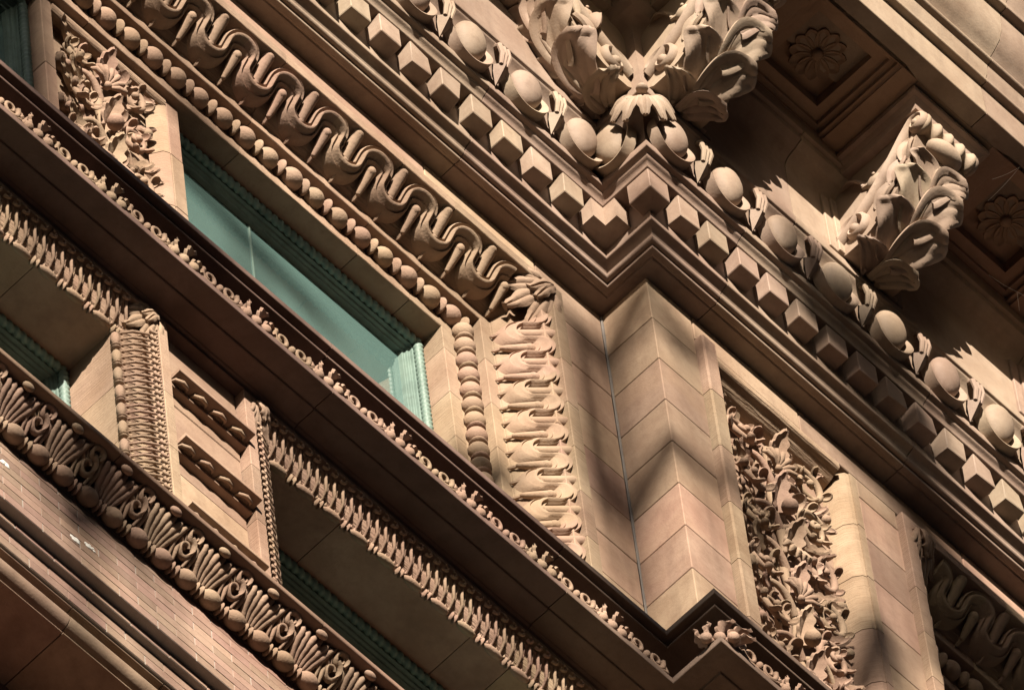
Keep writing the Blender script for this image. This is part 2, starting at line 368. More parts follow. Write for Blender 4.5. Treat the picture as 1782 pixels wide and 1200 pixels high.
# corner acanthus over the mitre of the egg course
def corner_leaf():
    b_ = MB()
    for k, a in enumerate((-68, -46, -23, 0, 23, 46, 68)):
        L = (.13, .17, .20, .22, .20, .17, .13)[k]; w = (.026, .032, .036, .036, .036, .032, .026)[k]; a = radians(a)
        def fn(p, q):
            ww = w * (max(0.0, 1 - (1.8 * p - .85) ** 2) ** .5) * (1 - .22 * abs(sin(pi * 3 * p)) ** 3 * (abs(q) > .6)) + .003
            x = sin(a) * (.03 + L * p) + cos(a) * q * ww; zz = -cos(a) * L * p + sin(a) * q * ww
            out = .012 + .055 * sin(pi * min(1, p * .85)) - .012 * q * q + .006 * abs(q) - .008 * math.exp(-(q * 7) ** 2)
            return (x, -out + .80 * sqrt(x * x + .0012), zz)
        b_.shell(fn, 16, 8, .018)
    b_.ellipsoid((0, -.02, .0), .03, .03, .02, None, 10, 8)
    return b_.mesh('corner_leaf', 'terra', 55)
q = .43
put('corner_leaf', corner_leaf(), frz, W(UC - q, P + q, .705), (0, 0, -pi / 4))

# ------------------------------------------------------------------ brackets (modillions)
def bracket_body():
    pr = [(-.06, .80), (.0, .80), (.03, .775), (.10, .775), (.19, .80), (.30, .87), (.40, .97), (.47, 1.08), (.52, 1.19), (.55, 1.27), (.58, 1.33), (.60, 1.39), (-.06, 1.39)]
    hw = .16
    return MB().rings([[(-hw, -d, z) for d, z in pr], [(hw, -d, z) for d, z in pr]]).mesh('modillion', 'terra', 40)
def bracket_abacus():
    rg = []
    for o, z in ((0, 1.392), (.004, 1.40), (.012, 1.425), (.03, 1.448), (.05, 1.455), (.052, 1.485), (.0, 1.486)):
        h = .205 + o; d = .60 + o; rg.append([(-h, .05, z), (h, .05, z), (h, -d, z), (-h, -d, z)])
    return MB().rings(rg).mesh('abacus', 'terra', 20)
def side_scroll(sx):
    b_ = MB()
    low = spiral(.115, .895, .015, .098, 1.35, radians(60), 30)[::1]
    up = spiral(.565, 1.325, .012, .06, 1.3, radians(10), 26)
    e0 = low[-1]; e1 = up[-1]
    pth = low + [(e0[0] + (e1[0] - e0[0]) * k / 8 + .0, e0[1] + (e1[1] - e0[1]) * k / 8 - .055 * sin(pi * k / 8)) for k in range(1, 8)] + up[::-1]
    rad = [.010 + .012 * min(1, i / 20) for i in range(len(low))] + [.024] * 7 + [.010 + .010 * min(1, i / 16) for i in range(len(up))][::-1]
    b_.tube([(sx * .166, -d, z) for d, z in pth], rad, 8, 1.5, (1, 0, 0))
    b_.ellipsoid((sx * .172, -.115, .895), .03, .03, .03, None, 10, 8)
    b_.ellipsoid((sx * .172, -.565, 1.325), .03, .022, .022, None, 10, 8)
    return b_.mesh('side_scroll', 'terra', 50)
def front_roll():
    b_ = MB(); rg = []
    for i in range(61):
        x = -.19 + .38 * i / 60; q = abs(x) / .19
        rr = .052 + .012 * cos(q * pi * 5) - .012 * (q > .93) * (q - .93) / .07
        rg.append([(x, -.575 + rr * cos(a), 1.325 + rr * sin(a)) for a in (2 * pi * k / 14 for k in range(14))])
    b_.rings(rg); return b_.mesh('front_roll', 'terra', 50)
UP = [(-.03, .785), (.03, .775), (.10, .772), (.19, .80), (.30, .87), (.40, .97), (.47, 1.08), (.52, 1.19), (.545, 1.27), (.56, 1.34)]
def on_under(t):
    """point and slope on the curved underside, t 0 (wall) .. 1 (front); Catmull-Rom through UP"""
    x = max(0.0, min(.9999, t)) * (len(UP) - 3); i = int(x); q = x - i; p0, p1, p2, p3 = (Vector(UP[i + k]) for k in range(4))
    p = .5 * (2 * p1 + (p2 - p0) * q + (2 * p0 - 5 * p1 + 4 * p2 - p3) * q * q + (3 * p1 - p0 - 3 * p2 + p3) * q ** 3)
    d_ = .5 * ((p2 - p0) + 2 * (2 * p0 - 5 * p1 + 4 * p2 - p3) * q + 3 * (3 * p1 - p0 - 3 * p2 + p3) * q * q)
    return (p.x, p.y), atan2(d_.y, d_.x)
body_m, aba_m, ss = bracket_body(), bracket_abacus(), {-1: side_scroll(-1), 1: side_scroll(1)}
roll_m = front_roll()
def lobe(i, sd):
    t0 = (.0, .19, .40, .60)[i]; wd = (.078, .096, .094, .072)[i]; La = (.20, .25, .24, .18)[i]; Ls = (.165, .18, .175, .155)[i]
    b_ = MB(); ln = sqrt(La * La + Ls * Ls); ca, sa = La / ln, Ls / ln
    def fn(p, q):
        w = wd * (max(0.0, 1 - (1.9 * p - .93) ** 2) ** .5) + .004
        bend = .05 * sin(pi * p)
        mt = ca * ln * p - sa * q * w + bend; ms = .012 + sa * ln * p + ca * q * w - bend * .6
        t = t0 + mt / .86; (d, z), a = on_under(max(0.0, min(1.0, t))); ex = max(0.0, t - 1.0) * .86
        e = max(abs(q), 0 if p < .5 else (p - .5) * 2)
        hgt = .012 + .022 * p ** 2 + .014 * math.exp(-((e - .90) * 8) ** 2) - .009 * (1 - q * q) * sin(pi * min(1, p * 1.02)) + .016 * math.exp(-((ms - .16) / .05) ** 2) * (0) - .006 * math.exp(-(q * 8) ** 2)
        x = ms; drop = max(0.0, ms - .15) * .8
        return (sd * x, -(d + ex * cos(a)) - sin(a) * (hgt - drop), z + ex * sin(a) - cos(a) * (hgt - drop))
    b_.shell(fn, 22, 12, .018); return b_.mesh('leaf', 'terra', 60)
def flank(i, sd):
    """rolled lobes standing on the side face between strap and leaf"""
    b_ = MB(); d0, z0, L, w, an = ((.16, .86, .14, .034, 20), (.25, .92, .17, .04, 42), (.36, 1.02, .17, .04, 58), (.45, 1.13, .15, .036, 68))[i]
    def fn(p, q):
        ww = w * (max(0.0, 1 - (1.9 * p - .93) ** 2) ** .5) + .003; a = radians(an); x = p * L; y = q * ww
        return (sd * (.163 + .022 * sin(pi * p) + .012 * math.exp(-((abs(q) - .88) * 7) ** 2) - .012 * (1 - q * q)), -(d0 + cos(a) * x - sin(a) * y), z0 + sin(a) * x + cos(a) * y)
    b_.shell(fn, 14, 10, .014); return b_.mesh('leaf', 'terra', 55)
lm_ = {}; fm_ = {}
for sd_ in (-1, 1):
    for i in range(4): lm_[i, sd_] = lobe(i, sd_)
    for i in range(4): fm_[i, sd_] = flank(i, sd_)
spine_m = None
def spine():
    b_ = MB(); pts = []; rd = []
    for i in range(15):
        (d, z), a = on_under(i / 14); pts.append((0, -d - sin(a) * .012, z - cos(a) * .015)); rd.append(.013 + .010 * (1 - i / 14))
    b_.tube(pts, rd, 8); return b_.mesh('leaf_spine', 'terra', 60)
spine_m = spine()
bud_m = MB().ellipsoid((0, -.565, 1.235), .105, .062, .060, None, 20, 14).mesh('leaf_tip', 'terra', 60)
def griffin_head():
    b_ = MB()
    b_.ellipsoid((0, 0, 0), .03, .05, .04, None, 12, 8); b_.ellipsoid((0, -.045, -.02), .02, .04, .022, None, 10, 8)
    b_.tube([(0, .02, .02), (0, .05, .06), (0, .04, .10)], [.018, .012, .004], 6); b_.tube([(0, -.01, .03), (0, .0, .07)], [.012, .003], 6)
    b_.ellipsoid((-.028, -.025, .012), .008, .01, .01, None, 8, 6); b_.ellipsoid((.028, -.025, .012), .008, .01, .01, None, 8, 6)
    return b_.mesh('carved_head', 'terra', 50)
head_m = griffin_head()
wing_m = cupleaf(.20, .05, .5, .01, .14, 14, 10, .9).mesh('scroll_leaf', 'terra', 50)
def bracket(u, n, rz):
    o = put('modillion', body_m, B, W(u, n, 0), (0, 0, rz))
    put('abacus', aba_m, o); put('front_roll', roll_m, o); put('leaf_tip', bud_m, o); put('leaf_spine', spine_m, o)
    for s in (-1, 1):
        put('side_scroll', ss[s], o)
        for i in range(4): put('leaf', lm_[i, s], o)
        for i in range(1, 4): put('leaf', fm_[i, s], o)
        put('carved_head', head_m, o, (s * .165, -.27, 1.16), (radians(-25), 0, 0))
        mt_ = Matrix.Translation((s * .17, -.20, 1.20)) @ Matrix.Rotation(radians(-120), 4, 'X') @ Matrix.Rotation(s * radians(80), 4, 'Z')
        put('scroll_leaf', wing_m, o, mat=mt_)
    return o
FD = .440; BP = 1.283; B0 = 1.10
for k in range(-1, 4): bracket(B0 + k * BP, P + FD, 0)
bracket(UC - FD, P + FD - (B0 - BP - (UC - FD)) - .0, -pi / 2)
for k in range(1, 4): bracket(UC - FD - .22 - k * BP - .6, FD, 0)
# stepped strips on the frieze beside every bracket
st_m = MB().box((-.05, -.028, .79), (.0, .02, 1.30), .003).box((-.10, -.014, .79), (-.05, .02, 1.30), .003).mesh('stepped_strip', 'terra')
st_m2 = MB().box((.05, -.028, .79), (.0, .02, 1.30), .003).box((.10, -.014, .79), (.05, .02, 1.30), .003).mesh('stepped_strip', 'terra')
for k in range(-1, 4):
    u = B0 + k * BP
    if k >= 0: put('stepped_strip', st_m, frz, W(u - .146, P + FD, 0))
    put('stepped_strip', st_m2, frz, W(u + .146, P + FD, 0))

# ------------------------------------------------------------------ corona: soffit with coffers, fascia and crown mouldings
CD = 1.219; ZS = 1.5
cor = [(.8, ZS + .13), (CD - .105, ZS + .13), (CD - .105, ZS), (CD, ZS), (CD, ZS + .27), (CD + .040, ZS + .272), (CD + .042, ZS + .285), (CD + .036, ZS + .30), (CD + .05, ZS + .33), (CD + .055, ZS + .37), (CD + .062, ZS + .40), (CD + .082, ZS + .405), (CD + .092, ZS + .41), (CD + .094, ZS + .425), (CD + .075, ZS + .43)]
cor += [(CD + .085, ZS + .45), (CD + .12, ZS + .48), (CD + .16, ZS + .53), (CD + .18, ZS + .60), (CD + .185, ZS + .68), (CD + .19, ZS + .75), (CD + .235, ZS + .755), (CD + .237, ZS + .80), (CD + .30, ZS + .90), (CD + .36, ZS + 1.1), (CD + .40, ZS + 1.12), (CD + .40, ZS + 1.5), (.8, ZS + 1.5)]
corona = course('corona_moulding', soften(cor, .003), 'terra', UC, [UL, -3.0, -1.35, 1.205, 2.9, UR_], B)
# soffit slabs: beams over the brackets and sunk coffers between them
n0, n1 = P + .585, P + CD - .1045
def coffer(uc_, nc, name='coffer'):
    b_ = MB(); rg = []
    for h, z in ((.385, .135), (.385, .0), (.285, .0), (.285, .012), (.275, .018), (.262, .018), (.262, .045), (.235, .05), (.232, .075), (.178, .08), (.175, .16)):
        hu, hn = h, h
        if h > .38: hu, hn = (BP - .50) / 2 - .003, (n1 - n0) / 2 + .0
        rg.append([(-hu, -hn, z), (hu, -hn, z), (hu, hn, z), (-hu, hn, z)])
    b_.rings(rg, True, False); k = len(b_.v); b_.f.append((k - 4, k - 3, k - 2, k - 1)); return b_
cm = coffer(0, 0).mesh('coffer', 'coffer', 20)
def rosette():
    b_ = MB(); b_.ellipsoid((0, 0, -.035), .03, .03, .022, None, 12, 8)
    for k in range(12):
        a = 2 * pi * k / 12; l = cupleaf(.115, .036, .25, .010, .28, 12, 8, .25)
        b_.join(l, Matrix.Rotation(a, 4, 'Z') @ Matrix.Translation((.022, 0, -.026)) @ Matrix.Rotation(pi, 4, 'X'))
    b_.rings([[(.125 * cos(2 * pi * k / 36) * (1 + .03 * cos(12 * 2 * pi * k / 36)), .125 * sin(2 * pi * k / 36) * (1 + .03 * cos(12 * 2 * pi * k / 36)), z) for k in range(36)] for z in (-.004, .03)])
    return b_.mesh('rosette', 'coffer', 50)
ros = rosette()
beam = MB().box((-.25, -(n1 - n0) / 2, 0), (.25, (n1 - n0) / 2, .13)).mesh('soffit_beam', 'coffer')
for k in range(-1, 4):
    uc_ = B0 + k * BP
    put('soffit_beam', beam, corona, W(uc_, (n0 + n1) / 2, ZS))
    c_ = put('coffer', cm, corona, W(uc_ + BP / 2, (n0 + n1) / 2, ZS))
    put('rosette', ros, c_, (0, 0, .165 - .012))
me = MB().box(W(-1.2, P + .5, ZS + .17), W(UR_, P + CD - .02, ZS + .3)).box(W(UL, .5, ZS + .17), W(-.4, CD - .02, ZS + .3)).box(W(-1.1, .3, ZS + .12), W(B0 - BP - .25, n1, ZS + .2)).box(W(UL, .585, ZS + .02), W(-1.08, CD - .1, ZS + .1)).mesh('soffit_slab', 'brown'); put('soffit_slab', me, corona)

# ------------------------------------------------------------------ wall A, corner pier and front wall: dressed stones
zc_ = [0, -.388] + [-.388 - .385 * k for k in range(1, 10)]
G = .0032
def stone(parent, u0, u1, n0, n1, z0, z1, mat='stone', name='stone_block', c=.004):
    me = MB().box(W(u0 + G, n0, z0 + G), W(u1 - G, n1 + random.uniform(-.0018, .0012), z1 - G), c).mesh(name, mat); return put(name, me, parent)
wallA = stone(B, -.44, -.003, -.12, 0, -.388, -.004)
wallA.name = 'wall'
for a, b_ in zip((UL, -4.3, -2.73, -1.16), (-4.3, -2.73, -1.16, -.44)): stone(wallA, a, b_, -.12, 0, -.236, -.004)
for a, b_ in zip(zc_[1:-1], zc_[2:]): stone(wallA, -.44, -.003, -.12, 0, b_, a)
pier = stone(B, 0, .30, -.12, P, -.388, -.004); pier.name = 'pier'
for a, b_ in zip(zc_[1:-1], zc_[2:]): stone(pier, 0, .30, -.12, P, b_, a)
me = MB().tube([W(-.003, .003, -.02 - .1 * k) for k in range(39)], [.005 + .003 * random.random() for k in range(39)], 6).mesh('joint_filler', 'caulk'); put('joint_filler', me, pier)
front = stone(B, .30, 1.0, .05, P, -.215, -.004); front.name = 'front_wall'
for a, b_ in ((1.0, 2.1), (2.1, 3.6), (3.6, UR_)): stone(front, a, b_, .05, P, -.215, -.004)
for i, (a, b_) in enumerate(zip(zc_[:-1], zc_[1:])):
    stone(front, 1.362, 1.632, .05, P - .001, b_, min(a, -.216))
me = MB().box(W(UL, -.1, .02), W(UR_, -.7, -3.7)).mesh('backing', 'dark')
for a, b_, z0, z1 in ((UL, UR_, 3, -.3), ): put('inner_wall', MB().box(W(a, -.12, z0), W(b_, -.74, z1)).mesh('inner_wall', 'stone'), B)
put('inner_wall', MB().box(W(.02, .05, -.02), W(UR_, -.12, .6)).mesh('inner_wall', 'stone'), B)
put('inner_wall', MB().box(W(-.52, -.12, -.25), W(1.66, -.74, -9)).mesh('inner_wall', 'stone'), B)

# ------------------------------------------------------------------ window surrounds
def opening(name, UL_, UR__, ZT, zb, n_, prof, mat, hcuts, jh, parent=None):
    """sweep a closed (w,o) profile round the head and jambs of an opening; head and jambs cut into stones"""
    first = parent; pr = soften(prof, .003)
    pt = lambda u, z, o: W(u, n_ + o, z)
    def emit(rg, nm):
        nonlocal first
        me = MB().rings(rg).mesh(nm, mat, 30); o = put(nm, me, first or B)
        if first is None: first = o; o.name = name
    g = .002
    cs = [UL_ + .62] + [c for c in hcuts if UL_ + .8 < c < UR__ - .8] + [UR__ - .62]
    emit([[pt(UR__ - .62 + g, ZT - w, o) for w, o in pr], [pt(UR__ - w, ZT - w, o) for w, o in pr], [pt(UR__ - w, ZT - .62 + g, o) for w, o in pr]], 'head_stone')
    for a, b_ in zip(cs[:-1], cs[1:]): emit([[pt(a + g, ZT - w, o) for w, o in pr], [pt(b_ - g, ZT - w, o) for w, o in pr]], 'head_stone')
    emit([[pt(UL_ + w, ZT - .62 + g, o) for w, o in pr], [pt(UL_ + w, ZT - w, o) for w, o in pr], [pt(UL_ + .62 - g, ZT - w, o) for w, o in pr]], 'head_stone')
    z = ZT - .62
    while z > zb:
        z2 = max(zb, z - jh)
        emit([[pt(UR__ - w, z - g, o) for w, o in pr], [pt(UR__ - w, z2 + g, o) for w, o in pr]], 'jamb_stone')
        emit([[pt(UL_ + w, z - g, o) for w, o in pr], [pt(UL_ + w, z2 + g, o) for w, o in pr]], 'jamb_stone')
        z = z2
    return first
def frame_mats(UL_, UR__, ZT, n_):
    """local (x along, w towards opening, o out) -> object matrices for head and jambs"""
    def head(u, w=0, o=0):
        return Matrix(((-1, 0, 0, u), (0, 0, -1, -(n_ + o)), (0, -1, 0, ZT - w + Z0), (0, 0, 0, 1)))
    def rj(z, w=0, o=0):
        return Matrix(((0, -1, 0, UR__ - w), (0, 0, -1, -(n_ + o)), (1, 0, 0, z + Z0), (0, 0, 0, 1)))
    def lj(z, w=0, o=0):
        return Matrix(((0, 1, 0, UL_ + w), (0, 0, -1, -(n_ + o)), (-1, 0, 0, z + Z0), (0, 0, 0, 1)))
    return head, rj, lj

# ---- upper storey: (w, o) with o = -depth
SUR = [(-.075, -.15), (-.075, .040), (0, .040), (0, .0), (.012, -.03), (.035, -.075), (.07, -.108), (.11, -.128), (.145, -.152), (.177, -.19), (.177, -.2), (.245, -.2), (.245, -.275), (.345, -.30), (.348, -.288), (.42, -.288), (.42, -.72), (-.075, -.72)]
def cyma(w):
    pts = [(0, .0), (.012, -.03), (.035, -.075), (.07, -.108), (.11, -.128), (.145, -.152), (.177, -.19)]
    for a, b_ in zip(pts[:-1], pts[1:]):
        if w <= b_[0]: return a[1] + (b_[1] - a[1]) * (w - a[0]) / (b_[0] - a[0])
    return -.19
def sbase(w): return -.026 - .158 * w / .177
def serp_mesh(L=.278):
    """one wave of the meandering ribbon with its tongues, on the cyma"""
    b_ = MB(); h = L / 4; hw = .0345; path = []
    top, bot, eh, eb = .066, .106, .032, .038
    for k in range(9): a = pi / 2 * k / 8; path.append((h * sin(a), top - eh * cos(a)))                 # half of the upper loop
    for k in range(1, 5): path.append((h, top + (bot - top) * k / 4))
    for k in range(1, 17): a = pi * k / 16; path.append((2 * h - h * cos(a), bot + eb * sin(a)))          # lower loop
    for k in range(1, 5): path.append((3 * h, bot - (bot - top) * k / 4))
    for k in range(1, 9): a = pi / 2 * k / 8; path.append((4 * h - h * cos(a), top - eh * sin(a)))
    n = len(path); rg = []; path = [Vector((x, w, 0)) for x, w in path]
    for i in range(n):
        a = path[i + 1] - path[i - 1] if 0 < i < n - 1 else Vector((1, 0, 0)); a.normalize(); nr = Vector((-a.y, a.x, 0)); q = []
        for j in range(17):
            th = pi * j / 16; p = path[i] - nr * hw * cos(th); wq = min(.176, max(.002, p.y))
            lift = .014 * max(0, 1 - wq / .07)
            q.append((p.x, max(-.012, min(.182, p.y)), sbase(wq) - .012 + (.082 + lift) * abs(sin(th)) ** .6 - (.03 if j in (0, 16) else 0) - .026 * (math.exp(-((j - 5.6) / 1.0) ** 2) + math.exp(-((j - 10.4) / 1.0) ** 2))))
        rg.append(q)
    b_.rings(rg)
    for x0, w0, w1, r0, r1, hh in ((L * .5, -.002, .108, .031, .026, .022), (0, .172, .078, .013, .0275, .026)):
        q = [(x0, w0 + (w1 - w0) * k / 7, sbase(w0 + (w1 - w0) * k / 7) + hh) for k in range(8)]
        b_.tube(q, [r0 + (r1 - r0) * (k / 7) ** .8 for k in range(8)], 10)
        b_.ellipsoid(q[0], r0, r0, r0, None, 10, 8); b_.ellipsoid(q[-1], r1, r1 * 1.15, r1, None, 10, 8)
    for x0 in (0, L * .5):
        b_.tube([(x0, .165, sbase(.165) + .03), (x0, .186, -.186), (x0 + .004, .196, -.198)], [.006, .011, .003], 6)
    return b_.mesh('meander_ornament', 'carved', 50)
def bead_mesh():
    return MB().ellipsoid((0, 0, 0), .056, .053, .053, None, 18, 12).mesh('bead', 'carved', 60)
def disc_mesh():
    return MB().ellipsoid((0, 0, 0), .014, .044, .044, None, 16, 10).mesh('bead_disc', 'carved', 60)
serp_m, bead_m, disc_m = serp_mesh(), bead_mesh(), disc_mesh()
def miter_leaf():
    b_ = MB()
    for a, L, w, x0 in ((0, .25, .042, 0), (27, .23, .038, .0), (-27, .23, .038, .0), (55, .17, .034, .02), (-55, .17, .034, .02), (12, .12, .03, .0), (-12, .12, .03, .0)):
        a_ = radians(a); top = .02 if abs(a) == 12 else 0
        def fn(p, q):
            ww = w * (max(0.0, 1 - (1.85 * p - .88) ** 2) ** .5) * (1 - .25 * abs(sin(pi * 3 * p)) ** 3 * (abs(q) > .6)) + .003
            x, y = x0 + L * p, q * ww
            return (cos(a_) * x - sin(a_) * y, sin(a_) * x + cos(a_) * y, top + .030 + .034 * sin(pi * min(1, p * .9)) - .012 * q * q + .016 * (p > .8) * (p - .8) / .2 - .010 * math.exp(-(q * 6) ** 2) - .16 * max(0, abs(sin(a_) * x) - .03))
        b_.shell(fn, 16, 8, .03)
    return b_.mesh('corner_leaf', 'carved', 50)
ml_m = miter_leaf()
def dress_upper(first, UL_, UR__, ZT, n_, left=True, right=True, zlow=-3.7):
    hd, rj, lj = frame_mats(UL_, UR__, ZT, n_)
    # head
    L = UR__ - UL_ - .42; k = int(round(L / .278)); s = L / k
    for i in range(k): put('meander_ornament', serp_m, first, mat=hd(UR__ - .21 - i * s) @ Matrix.Scale(s / .278, 4, (1, 0, 0)))
    Lb = UR__ - UL_ - .60; kb = int(round(Lb / .146)); sb = Lb / kb
    for i in range(kb):
        u = UR__ - .30 - (i + .5) * sb
        put('bead', bead_m, first, mat=hd(u + jt(.004), .30 + jt(.003), -.268 + jt(.003)) @ Matrix.Rotation(jt(.5), 4, 'X') @ Matrix.Scale(1 + jt(.05), 4))
    for i in range(kb + 1): put('bead_disc', disc_m, first, mat=hd(UR__ - .30 - i * sb, .30, -.262) @ Matrix.Rotation(.25 + jt(.12), 4, 'Z'))
    z = ZT - .23; kz = 0
    while z > zlow:
        if right: put('meander_ornament', serp_m, first, mat=rj(z - .272) @ Matrix.Scale(.98, 4, (1, 0, 0)))
        if left: put('meander_ornament', serp_m, first, mat=lj(z) @ Matrix.Scale(.98, 4, (1, 0, 0)))
        z -= .272
    z = ZT - .30 - .07
    while z > zlow:
        for ok, fn in ((right, rj), (left, lj)):
            if ok:
                put('bead', bead_m, first, mat=fn(z, .30, -.268) @ Matrix.Scale(.95, 4, (1, 0, 0))); put('bead_disc', disc_m, first, mat=fn(z - .0695, .30, -.262))
        z -= .139
    for ok, m_ in ((right, rj(ZT, 0, 0)), (left, lj(ZT, 0, 0))):
        if ok:
            s = 1 if m_ is not None and m_[0][1] < 0 else -1
            u = UR__ if s == 1 else UL_
            ax = Vector((-s * .177, .19, -.177)).normalized(); zz = Vector((-s * .5, -1, -.5)).normalized(); ay = zz.cross(ax).normalized(); zz = ax.cross(ay)
            mt_ = Matrix((ax, ay, zz)).transposed().to_4x4() @ Matrix.Scale(1.12, 4); mt_.translation = Vector(W(u - s * .0, n_ + .035, ZT)); put('corner_leaf', ml_m, first, mat=mt_)

URu, ZTu = -.395, -.318
ULu = -5.39
sur1 = opening('window_surround', ULu, URu, ZTu, -3.86, 0, SUR, 'tooled', [-4.2, -3.05, -2.1, -1.35], .41)
dress_upper(sur1, ULu, URu, ZTu, 0, True, True)
UL2, ZT2 = 1.70, -.335
sur2 = opening('window_surround', UL2, UL2 + 5, ZT2, -3.86, P, SUR, 'tooled', [2.9, 4.1, 5.3], .41)
dress_upper(sur2, UL2, UL2 + 5, ZT2, P, True, False)

# ---- windows: green painted frames with rope moulding, glass
def rope_mesh(L, r=.021, name='rope_moulding'):
    b_ = MB(); n = max(8, int(L / .0085)); rg = []; ns = 10
    for i in range(n + 1):
        x = L * i / n
        rg.append([(x, (r * (1 + .22 * cos(a - x / .040 * 2 * pi))) * cos(a), (r * (1 + .22 * cos(a - x / .040 * 2 * pi))) * sin(a)) for a in (2 * pi * k / ns for k in range(ns))])
    return b_.rings(rg).mesh(name, 'green', 60)
def window(u0, u1, zt, zb, n_, muntin=True):
    """frame face profile steps back from n_; u0..u1, zt is the masonry opening"""
    pr = [(-.01, -.09), (-.01, -.004), (.048, -.004), (.048, -.022), (.060, -.026), (.062, -.040), (.074, -.044), (.078, -.085)]
    pr = soften(pr, .002)
    rg = [[W(u0 + w, n_ + o, zb) for w, o in pr], [W(u0 + w, n_ + o, zt - w) for w, o in pr], [W(u1 - w, n_ + o, zt - w) for w, o in pr], [W(u1 - w, n_ + o, zb) for w, o in pr]]
    fo = put('window', MB().rings(rg).mesh('window', 'green', 30), B)
    put('glass', MB().box(W(u0 + .07, n_ - .068, zb), W(u1 - .07, n_ - .076, zt - .07)).mesh('glass', 'glass'), fo)
    h = rope_mesh(u1 - u0 - .05); v_ = rope_mesh(zt - zb - .03)
    put('rope_moulding', h, fo, W(u0 + .025, n_ + .012, zt - .024))
    for u in (u0 + .024, u1 - .024): put('rope_moulding', v_, fo, W(u, n_ + .012, zb), (0, -pi / 2, 0))
    if muntin:
        um = u0 + (u1 - u0) * .37; put('muntin', MB().box(W(um - .004, n_ - .062, zb), W(um + .004, n_ - .0685, zt - .07), .001).mesh('muntin', 'green'), fo)
    put('room', MB().box(W(u0, n_ - .14, zb), W(u1, n_ - .16, zt)).mesh('room', 'dark'), fo)
    return fo
zin = ZTu - .42
MU0, MU1 = -3.319, -2.447
window(MU1 + .0, URu - .42, zin, -3.86, -.43)
window(ULu + .42, MU0, zin, -3.86, -.43)
window(UL2 + .42, UL2 + 3, ZT2 - .42, -3.86, P - .43)
# ---- carved mullion between the two upper windows
mul = stone(B, MU0, MU0 + .075, -.70, -.33, -1.4, zin, 'tooled', 'stone_block'); mul.name = 'mullion'
z = -1.4
for zz in (-1.4, -2.05, -2.7, -3.35):
    stone(mul, MU0, MU0 + .075, -.70, -.33, zz - .65, zz, 'tooled')
for za, zb_ in ((zin, -1.25), (-1.25, -1.75), (-1.75, -2.4), (-2.4, -3.1), (-3.1, -3.9)):
    stone(mul, MU1 - .084, MU1, -.70, -.33, zb_, za, 'tooled')
    b_ = MB(); poly = [(MU1 - .084 - .002, -.331), (MU1 - .086, -.40), (MU1 - .15, -.40), (MU1 - .115, -.345)]
    put('splayed_stone', prism(poly, zb_ + G, za - G).mesh('splayed_stone', 'tooled'), mul)
me = MB().box(W(MU0 + .07, -.42, zin), W(MU1 - .08, -.7, -3.9)).mesh('panel_ground', 'carved'); put('panel_ground', me, mul)
me = MB().tube([W(MU0 + .075, -.355, zin - .035), W(MU1 - .09, -.355, zin - .035)], .034, 14).mesh('roll_moulding', 'tooled'); put('roll_moulding', me, mul)

# ------------------------------------------------------------------ carved foliage panels
fol = [leaf(.20, .060, 3, .7, .45, .016, .3, 20, 8, .24).mesh('leaf', 'carved', 50), leaf(.18, .055, 3, .9, .5, .016, .3, 18, 8, .22, .35).mesh('leaf', 'carved', 50),
       leaf(.18, .055, 3, .9, .5, .016, .3, 18, 8, .22, -.35).mesh('leaf', 'carved', 50), leaf(.25, .068, 4, .7, .45, .016, .35, 26, 8, .22).mesh('leaf', 'carved', 50), cupleaf(.16, .055, .6, .014, .25, 14, 10, 1.3).mesh('leaf', 'carved', 50)]
def curl_mesh(r=.055, turns=1.4, sg=1, h=.06):
    b_ = MB(); sp = spiral(0, 0, .008, r, turns, 0, 30, sg); n = len(sp)
    b_.tube([(p[0], p[1], h * (1 - i / n) * .6) for i, p in enumerate(sp)], [.008 + .009 * i / n for i in range(n)], 8)
    b_.ellipsoid((0, 0, h * .6), .016, .016, .016, None, 10, 8); return b_.mesh('scroll', 'carved', 60)
curls = [curl_mesh(), curl_mesh(.05, 1.2, -1), curl_mesh(.07, 1.6, 1), curl_mesh(.07, 1.6, -1)]
def fan_mesh(k=7, L=.13, spread=75):
    b_ = MB()
    for i in range(k):
        a = radians(-spread + 2 * spread * i / (k - 1)); c_ = Vector((cos(a), sin(a), 0))
        b_.tube([c_ * .01, c_ * L * .5 + Vector((0, 0, .03)), c_ * L * .85 + Vector((0, 0, .03)), c_ * L + Vector((0, 0, .01))], [.008, .016, .018, .006], 8)
    b_.ellipsoid((0, 0, .01), .025, .025, .025, None, 10, 8); return b_.mesh('shell_fan', 'carved', 60)
fans = [fan_mesh(), fan_mesh(6, .10, 60)]
berry = MB().ellipsoid((0, 0, .01), .024, .024, .024, None, 12, 8).mesh('bud', 'carved', 60)
def face_mat(u, n, z, ang, tilt=0.0, roll=0.0, sc_=1.0):
    """object lying on a wall: local x along the wall rotated by ang from 'up', local z outwards"""
    base = Matrix(((1, 0, 0), (0, 0, -1), (0, 1, 0))).to_4x4()     # x->u, y->z, z->out(-Y)
    return Matrix.Translation(W(u, n, z)) @ base @ Matrix.Rotation(ang, 4, 'Z') @ Matrix.Rotation(-tilt, 4, 'Y') @ Matrix.Rotation(roll, 4, 'X') @ Matrix.Scale(sc_, 4)
def stem(parent, u, n, z0, z1, amp, sgn, rr=.024):
    pts = []; k = 24
    for i in range(k + 1):
        q = i / k; pts.append(W(u + amp * sgn * sin(q * 2 * pi), n + .03 + .02 * sin(q * 9), z0 + (z1 - z0) * q))
    put('stem', MB().tube(pts, [rr * (1.1 - .4 * i / k) for i in range(k + 1)], 8).mesh('stem', 'carved', 60), parent)
